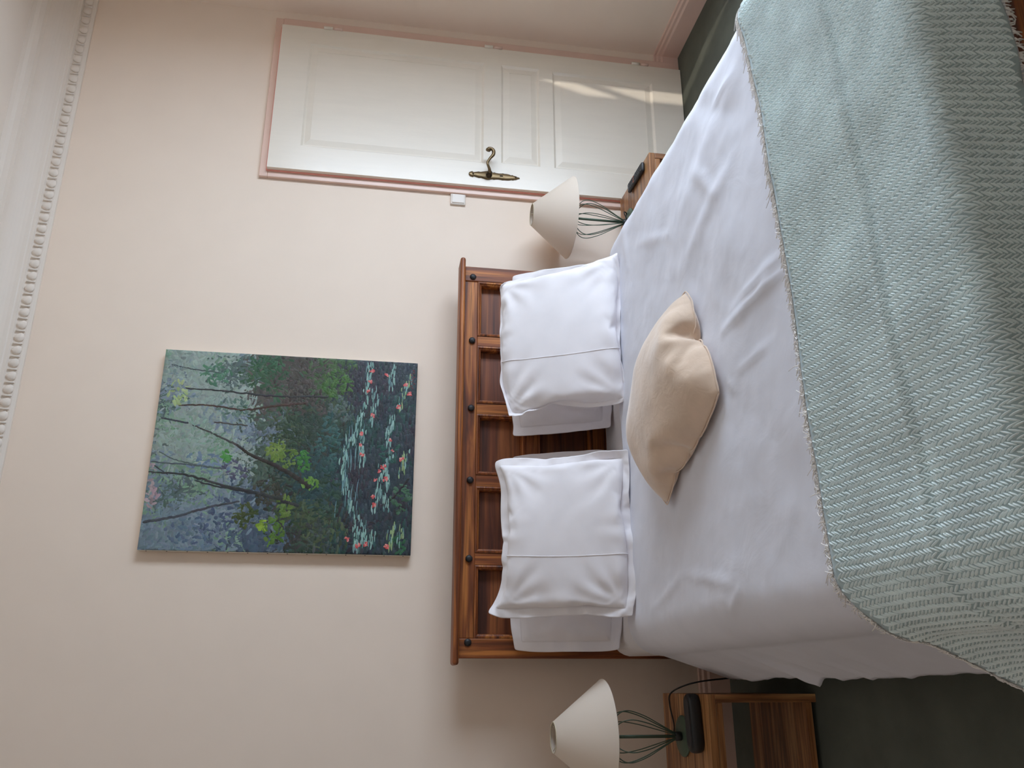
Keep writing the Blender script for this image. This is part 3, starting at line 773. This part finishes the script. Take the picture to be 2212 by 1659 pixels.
# ------------------------------------------------------------------ table lamps
def lamp(label, loc, rot, cord, tilt=0):
    t = thing('table_lamp', label, 'lamp', loc, rot)
    obj('base', lathe('base', [(.064, 0), (.067, .002), (.067, .006), (.063, .009), (.012, .011)], 40), 'green_metal', t, True)
    obj('collar', lathe('collar', [(.013, .010), (.015, .013), (.015, .032), (.010, .036)], 20), 'black_plastic', t, True)
    obj('stem', lathe('stem', [(.0055, .03), (.0055, .305)], 14), 'green_metal', t, True)
    prof = [(.010, .030), (.022, .055), (.044, .096), (.066, .138), (.081, .178), (.086, .205), (.080, .230), (.060, .250), (.030, .262), (.006, .266)]
    w0 = None
    for k in range(10):
        if w0 is None: w0 = tube('cage_wire', spline([(r, 0, z) for r, z in prof], 4), .0019, 6)
        o = obj('cage_wire', w0, 'green_metal', t, True); o.rotation_euler = (0, 0, 2 * PI * (k + .3) / 10)
    sh = []; r0, r1, z0, z1 = .187, .050, .287, .462
    s = obj('shade', lathe('shade', [(r0, z0), (r1, z1), (r1 - .002, z1), (r0 - .002, z0 + .0005), (r0, z0)], 72, False), 'lampshade_fabric', t, True)
    s.rotation_euler = (tilt, 0, 0)
    for r, z in ((r0 - .001, z0), (r1 - .001, z1)):
        obj('rim', tube('rim', [((r) * math.cos(a), (r) * math.sin(a), z) for a in [2 * PI * i / 48 for i in range(49)]], .0016, 6), 'shade_inner' if r < .1 else 'lampshade_fabric', s, True)
    for k in range(3):
        a = 2 * PI * k / 3 + .4; obj('spider_arm', tube('spider_arm', [(.012 * math.cos(a), .012 * math.sin(a), z1 - .022), ((r1 - .002) * math.cos(a), (r1 - .002) * math.sin(a), z1 - .003)], .0013, 6), 'shade_inner', s, True)
    obj('bulb', lathe('bulb', [(.013, .305), (.014, .335), (.026, .365), (.030, .388), (.024, .408), (.010, .418)], 20), 'glass_bulb', t, True)
    obj('cord', tube('cord', spline(cord, 8), .0028, 7), 'black_plastic', t, True, label='thin black cord')
    return t
lamp('table lamp with cream cone shade on the shaded left nightstand', (-.166, -.473, NH + .0005), .2,
     [(.0, .012, .016), (.004, .03, .030), (.016, .046, .020), (.05, .07, .006), (.12, .09, .006), (.155, .08, .002), (.172, .04, -.03), (.182, .0, -.09), (.190, -.02, -.20)])
lamp('table lamp with cream cone shade beside the door on the right', (2.015, -.200, NH + .0005), .55,
     [(.0, -.012, .016), (.03, -.035, .03), (.05, -.02, .012), (.04, .02, .004), (.0, .05, .004), (-.05, .09, .004), (-.07, .135, .0035)])

# ------------------------------------------------------------------ small things
def capsule_box(name, L, w, h):
    bm = bmesh.new(); n = 12; out = []
    for k in range(n + 1): a = -PI / 2 + PI * k / n; out.append((L / 2 - w / 2 + w / 2 * math.cos(a), w / 2 * math.sin(a)))
    for k in range(n + 1): a = PI / 2 + PI * k / n; out.append((-L / 2 + w / 2 + w / 2 * math.cos(a), w / 2 * math.sin(a)))
    v = []; f = []; m2 = len(out)
    lv = [(0, .86), (.15, .97), (.35, 1), (.65, 1), (.85, .96), (.95, .88), (1, .74)]
    for (q, s) in lv:
        for x, y in out: v.append((x - (1 - s) * w / 2 * (1 if x > 0 else -1) * 1.0, y * s, h * q))
    for r in range(len(lv) - 1):
        for i in range(m2): j = (i + 1) % m2; f.append((r * m2 + i, r * m2 + j, (r + 1) * m2 + j, (r + 1) * m2 + i))
    f.append(tuple(range(m2))[::-1]); f.append(tuple((len(lv) - 1) * m2 + i for i in range(m2)))
    return pydata(name, v, f)
sp = thing('speaker', 'black rounded oblong speaker lying on the left nightstand before the lamp', 'speaker', (-.118, -.625, NH + .0005), .10)
obj('body', capsule_box('body', .185, .068, .040), 'black_plastic', sp, True)
gr = obj('grille', capsule_box('grille', .150, .040, .0015), 'button_grey', sp, True); gr.location = (0, 0, .0397)
rm = thing('remote_control', 'black remote control lying on the right nightstand', 'remote', (2.162, -.345, NH + .0005), 1.50)
obj('body', boxes('body', [(-.105, .105, -.022, .022, .0, .017)], .007, 4), 'black_plastic', rm, True)
btn = boxes('button', [(-.0045, .0045, -.0035, .0035, 0, .0022)], .0008)
for i in range(11):
    for j in range(3):
        if i in (5,) : continue
        b = obj('button', btn, 'button_grey', rm); b.location = (-.085 + i * .0165, -.012 + j * .012, .0165)
        if i == 6: b.data = btn.copy(); b.data.materials.clear(); b.data.materials.append(MATS['button_red'])
pad = obj('navigation_ring', lathe('ring', [(.006, 0), (.011, 0), (.011, .002), (.006, .002), (.006, 0)], 20, False), 'button_grey', rm, True); pad.location = (-.0025, 0, .0168)

# ------------------------------------------------------------------ painting
PX0, PX1, PZ0, PZ1 = .494, 1.325, 1.322, 2.368; PD = .032
pt = thing('painting', 'unframed oil painting of trees and a lily pond hanging above the headboard', 'painting', ((PX0 + PX1) / 2, 0, PZ0))
PW, PH = PX1 - PX0, PZ1 - PZ0
obj('canvas', boxes('canvas', [(-PW / 2, PW / 2, -PD, -.002, 0, PH)], .003), 'canvas_edge', pt)
tack = lathe('tack', [(.003, 0), (.003, .001), (.001, .002)], 8)
for k in range(14):
    o = obj('tack', tack, 'iron', pt); o.location = (-PW / 2 - .0003, -PD * .55, .03 + k * (PH - .06) / 13); o.rotation_euler = (0, -PI / 2, 0)
def paint_layers():
    r2 = random.Random(12); S = []      # strokes: a, b, length, width, angle, colour, layer
    def c(r, g, b, j=10):
        k = r2.uniform(-j, j); return (max(0, r + k + r2.uniform(-4, 4)), max(0, g + k + r2.uniform(-4, 4)), max(0, b + k + r2.uniform(-4, 4)))
    def ground(a, b):
        a += r2.gauss(0, .035); b += r2.gauss(0, .035)
        n = .09 * noise.noise(Vector((a * 5, b * 5, 1))); bb = b + n
        if bb > .66:
            base = (144, 160, 152) if a > .38 else (112, 130, 140)
            if noise.noise(Vector((a * 6, b * 6, 9))) > .22: base = (122, 138, 148)
            if noise.noise(Vector((a * 7, b * 7, 4))) > .28: base = (120, 150, 128)
            if noise.noise(Vector((a * 5, b * 8, 14))) > .30: base = (84, 102, 98)
        elif bb > .50:
            base = (72, 90, 78) if a > .3 else (72, 88, 104)
            if noise.noise(Vector((a * 8, b * 8, 2))) > .18: base = (98, 112, 122)
            if a > .70: base = (84, 80, 74) if noise.noise(Vector((a * 5, b * 5, 6))) > -.1 else (52, 84, 58)
        elif bb > .30:
            base = (46, 66, 54)
            q = noise.noise(Vector((a * 7, b * 7, 3)))
            if q > .2: base = (66, 82, 56)
            elif q < -.22: base = (52, 52, 48)
            if a > .72 and bb > .38: base = (72, 68, 62)
            if a > .78 and bb < .38: base = (60, 88, 50)
            if .25 < a < .5 and bb < .42: base = (42, 70, 70)
        else:
            base = (42, 56, 64); q = noise.noise(Vector((a * 4, b * 9, 5)))
            if q > .2: base = (36, 70, 66)
            elif q < -.2: base = (48, 46, 56)
        return base
    for i in range(40):
        for j in range(50): a, b = (i + .5) / 40, (j + .5) / 50; S.append((a, b, .060, .060, r2.uniform(0, PI), c(*ground(a, b), 6), 0))
    for k in range(1500): a, b = r2.random(), r2.random(); S.append((a, b, r2.uniform(.05, .10), r2.uniform(.03, .05), r2.uniform(-.5, .5) + (PI / 2 if b > .35 and r2.random() < .5 else 0), c(*ground(a, b), 8), 0))
    for k in range(3600): a, b = r2.random(), r2.random(); S.append((a, b, r2.uniform(.018, .045), r2.uniform(.010, .022), r2.uniform(0, PI) if b > .30 else r2.uniform(-.15, .15), c(*ground(a, b), 17), 1))
    def daub(a0, b0, ra, rb, n, col, l=(.015, .035), w=(.008, .016), j=16):
        for k in range(n):
            t = r2.uniform(0, 2 * PI); q = math.sqrt(r2.random()); S.append((a0 + ra * q * math.cos(t), b0 + rb * q * math.sin(t), r2.uniform(*l), r2.uniform(*w), r2.uniform(0, PI), c(*col, j), 2))
    daub(.77, .93, .07, .04, 26, (162, 182, 128)); daub(.93, .93, .06, .05, 20, (128, 146, 142)); daub(.33, .99, .10, .02, 16, (166, 150, 152)); daub(.22, .97, .06, .02, 12, (158, 136, 140))
    daub(.88, .80, .06, .06, 40, (80, 124, 98)); daub(.95, .60, .05, .07, 40, (50, 90, 62)); daub(.70, .72, .06, .06, 34, (92, 118, 108)); daub(.58, .84, .10, .06, 40, (138, 162, 148))
    daub(.42, .80, .05, .10, 30, (110, 130, 150)); daub(.40, .68, .05, .05, 22, (84, 86, 108)); daub(.15, .72, .12, .08, 50, (80, 96, 118)); daub(.08, .82, .08, .10, 50, (92, 112, 132))
    daub(.50, .535, .05, .04, 40, (110, 134, 62)); daub(.46, .50, .05, .05, 30, (92, 120, 50)); daub(.45, .43, .05, .025, 26, (60, 118, 52)); daub(.13, .56, .025, .02, 14, (134, 164, 50)); daub(.10, .52, .07, .04, 40, (82, 116, 42))
    daub(.22, .49, .05, .03, 30, (92, 118, 52)); daub(.17, .63, .06, .04, 40, (62, 76, 34)); daub(.34, .40, .03, .03, 22, (98, 140, 60)); daub(.46, .72, .03, .02, 16, (70, 136, 62)); daub(.86, .32, .08, .06, 60, (66, 104, 48))
    daub(.60, .50, .08, .06, 50, (46, 68, 48)); daub(.80, .46, .08, .07, 60, (70, 64, 58)); daub(.30, .56, .08, .05, 50, (60, 62, 50)); daub(.55, .34, .16, .05, 70, (50, 88, 84)); daub(.25, .33, .14, .05, 60, (46, 74, 60)); daub(.72, .30, .07, .05, 40, (78, 96, 90)); daub(.08, .34, .08, .06, 40, (64, 76, 72))
    daub(.05, .05, .04, .03, 18, (40, 92, 62)); daub(.28, .05, .08, .04, 30, (60, 96, 72)); daub(.55, .10, .10, .04, 30, (34, 78, 70)); daub(.10, .20, .10, .06, 34, (52, 48, 56))
    def limb(pts, w0, w1, col):
        P = spline([(a, b, 0) for a, b in pts], 9)
        for i in range(len(P) - 1):
            d = P[i + 1] - P[i]; t = i / len(P); an = math.atan2(d.y * PH, d.x * PW)
            S.append(((P[i].x + P[i + 1].x) / 2, (P[i].y + P[i + 1].y) / 2, math.hypot(d.x * PW, d.y * PH) * 1.9, w0 + (w1 - w0) * t, an + r2.uniform(-.08, .08), c(*col, 9), 3))
    limb([(.52, .69), (.47, .63), (.43, .55), (.38, .47), (.32, .40)], .010, .024, (48, 42, 38)); limb([(.61, .86), (.57, .78), (.52, .69)], .006, .010, (66, 66, 64))
    limb([(.37, 1.0), (.36, .86), (.31, .70), (.28, .58), (.23, .44)], .006, .016, (52, 54, 54)); limb([(.42, .99), (.41, .85), (.40, .73)], .006, .009, (80, 92, 94)); limb([(.33, .82), (.29, .65), (.26, .50)], .006, .010, (46, 50, 52))
    limb([(.13, .99), (.16, .88), (.21, .76), (.24, .66)], .012, .008, (70, 74, 80)); limb([(.71, .92), (.715, .80), (.70, .68), (.73, .55), (.75, .44)], .006, .012, (70, 52, 42)); limb([(.80, .90), (.79, .72), (.78, .55), (.79, .36)], .006, .010, (48, 48, 50))
    limb([(.64, .98), (.63, .93), (.62, .88)], .008, .008, (60, 66, 74)); limb([(.92, .97), (.90, .88), (.89, .78)], .006, .005, (74, 84, 86)); limb([(.47, .97), (.43, .90), (.41, .80)], .005, .005, (88, 100, 98)); limb([(.24, .12), (.29, .07), (.38, .02)], .006, .010, (34, 30, 34)); limb([(.40, .98), (.36, .93)], .006, .004, (60, 64, 70)); limb([(.63, .78), (.62, .66)], .006, .006, (74, 70, 66))
    pads = [((.98, .19), (.93, .20), (.88, .20), (.82, .205)), ((.80, .20), (.72, .215), (.66, .225), (.60, .235), (.55, .25)), ((.58, .265), (.50, .275), (.44, .28), (.38, .27), (.32, .26), (.25, .245), (.20, .235)), ((.84, .175), (.76, .165), (.70, .175), (.66, .18)), ((.61, .205), (.54, .21), (.48, .205), (.44, .205)),
            ((.97, .10), (.90, .105), (.86, .10)), ((.92, .03), (.86, .045), (.80, .06), (.74, .075)), ((.70, .09), (.64, .10), (.60, .11), (.55, .105)), ((.52, .095), (.46, .10), (.40, .12), (.34, .13), (.28, .14), (.22, .15)), ((.30, .12), (.26, .105), (.22, .10)), ((.45, .13), (.38, .10), (.33, .105)),
            ((.52, .03), (.46, .045), (.40, .05)), ((.19, .21), (.12, .215), (.06, .21), (.02, .205)), ((.16, .19), (.10, .185), (.05, .18)), ((.14, .075), (.08, .085), (.03, .08)), ((.12, .04), (.06, .045)), ((.10, .15), (.05, .155))]
    for line in pads:
        P = spline([(a, b, 0) for a, b in line], 7)
        for p in P:
            for q in range(2 if r2.random() < .35 else 1):
                yl = p.y < .09; col = (142, 168, 118) if yl and r2.random() < .6 else (138, 176, 168)
                if r2.random() < .25: col = (92, 128, 126)
                S.append((p.x + r2.uniform(-.012, .012), p.y + r2.uniform(-.012, .012), r2.uniform(.016, .038), r2.uniform(.003, .007), r2.uniform(-.10, .10), c(*col, 16), 4))
    for k in range(30): S.append((r2.uniform(.2, .65), .27 + r2.uniform(-.03, .03) - .08 * abs(r2.random() - .5), r2.uniform(.04, .09), .0028, r2.uniform(-.04, .04), c(112, 152, 158), 3))
    for (x, y) in ((1700, 330), (1820, 270), (1690, 400), (1735, 575), (1660, 790), (1870, 745), (1895, 825), (1963, 880), (1830, 940), (1775, 1030), (1765, 1145), (1680, 1475), (1880, 1475), (1995, 405), (1925, 505), (1850, 1020), (1660, 710), (1780, 1200), (1730, 1460), (1710, 250), (1970, 335), (1670, 860), (1800, 970), (1595, 1430)):
        b = 1 - (x - 195) / 1860; a = 1 - (y - 170) / 1360; big = r2.uniform(.8, 1.3)
        for k in range(7): S.append((a + r2.uniform(-.007, .007) * big, b + r2.uniform(-.006, .006) * big, .011 * big, .006 * big, r2.uniform(0, PI), c(206, 92, 92, 22) if k < 5 else c(222, 150, 142, 10), 5))
    for k in range(9): S.append((.86 + .012 * k, .018 + .006 * math.sin(k * 2.3), .012, .0022, .9 + .9 * (k % 2), c(140, 44, 44, 6), 5))
    return S
def paint_mesh():
    S = paint_layers(); r2 = random.Random(4); V = []; F = []; COL = []
    prof = [(-1, 0), (-.7, .75), (-.2, 1), (.35, .95), (.8, .7), (1, .15)]
    for k, (a, b, L, w, an, col, lay) in enumerate(S):
        cx, cz = -PW / 2 + a * PW, b * PH; y = -PD - .0002 - lay * .00035 - k * 3e-8; ca, sa = math.cos(an), math.sin(an); st = len(V)
        lc = lin(min(255, col[0]), min(255, col[1]), min(255, col[2])); bow = r2.uniform(-.15, .15) * L
        for (u, q) in prof:
            for sgn in (-1, 0, 1):
                px, pz = u * L / 2, sgn * q * w / 2 + bow * (1 - u * u) * .5
                X = cx + px * ca - pz * sa; Z = cz + px * sa + pz * ca
                V.append((min(PW / 2 - .0005, max(-PW / 2 + .0005, X)), y - (.0009 if sgn == 0 and abs(u) < .9 else 0) * min(1, w / .012), min(PH - .0005, max(.0005, Z)))); COL.append(tuple(x * (1.08 if sgn == 1 else .95 if sgn == -1 else 1) for x in lc[:3]) + (1,))
        for i in range(len(prof) - 1):
            for j in range(2): p0 = st + i * 3 + j; F.append((p0, p0 + 3, p0 + 4, p0 + 1))
    me = fast('brushwork', V, F)
    at = me.color_attributes.new('Col', 'FLOAT_COLOR', 'POINT'); at.data.foreach_set('color', np.array(COL, np.float32).ravel()); return me
pm = paint_mesh()
bw = obj('brushwork', pm, 'oil_paint', pt, True, label='dabs of green, blue and pink oil paint'); bw['kind'] = 'stuff'
SC.frame_set(1)
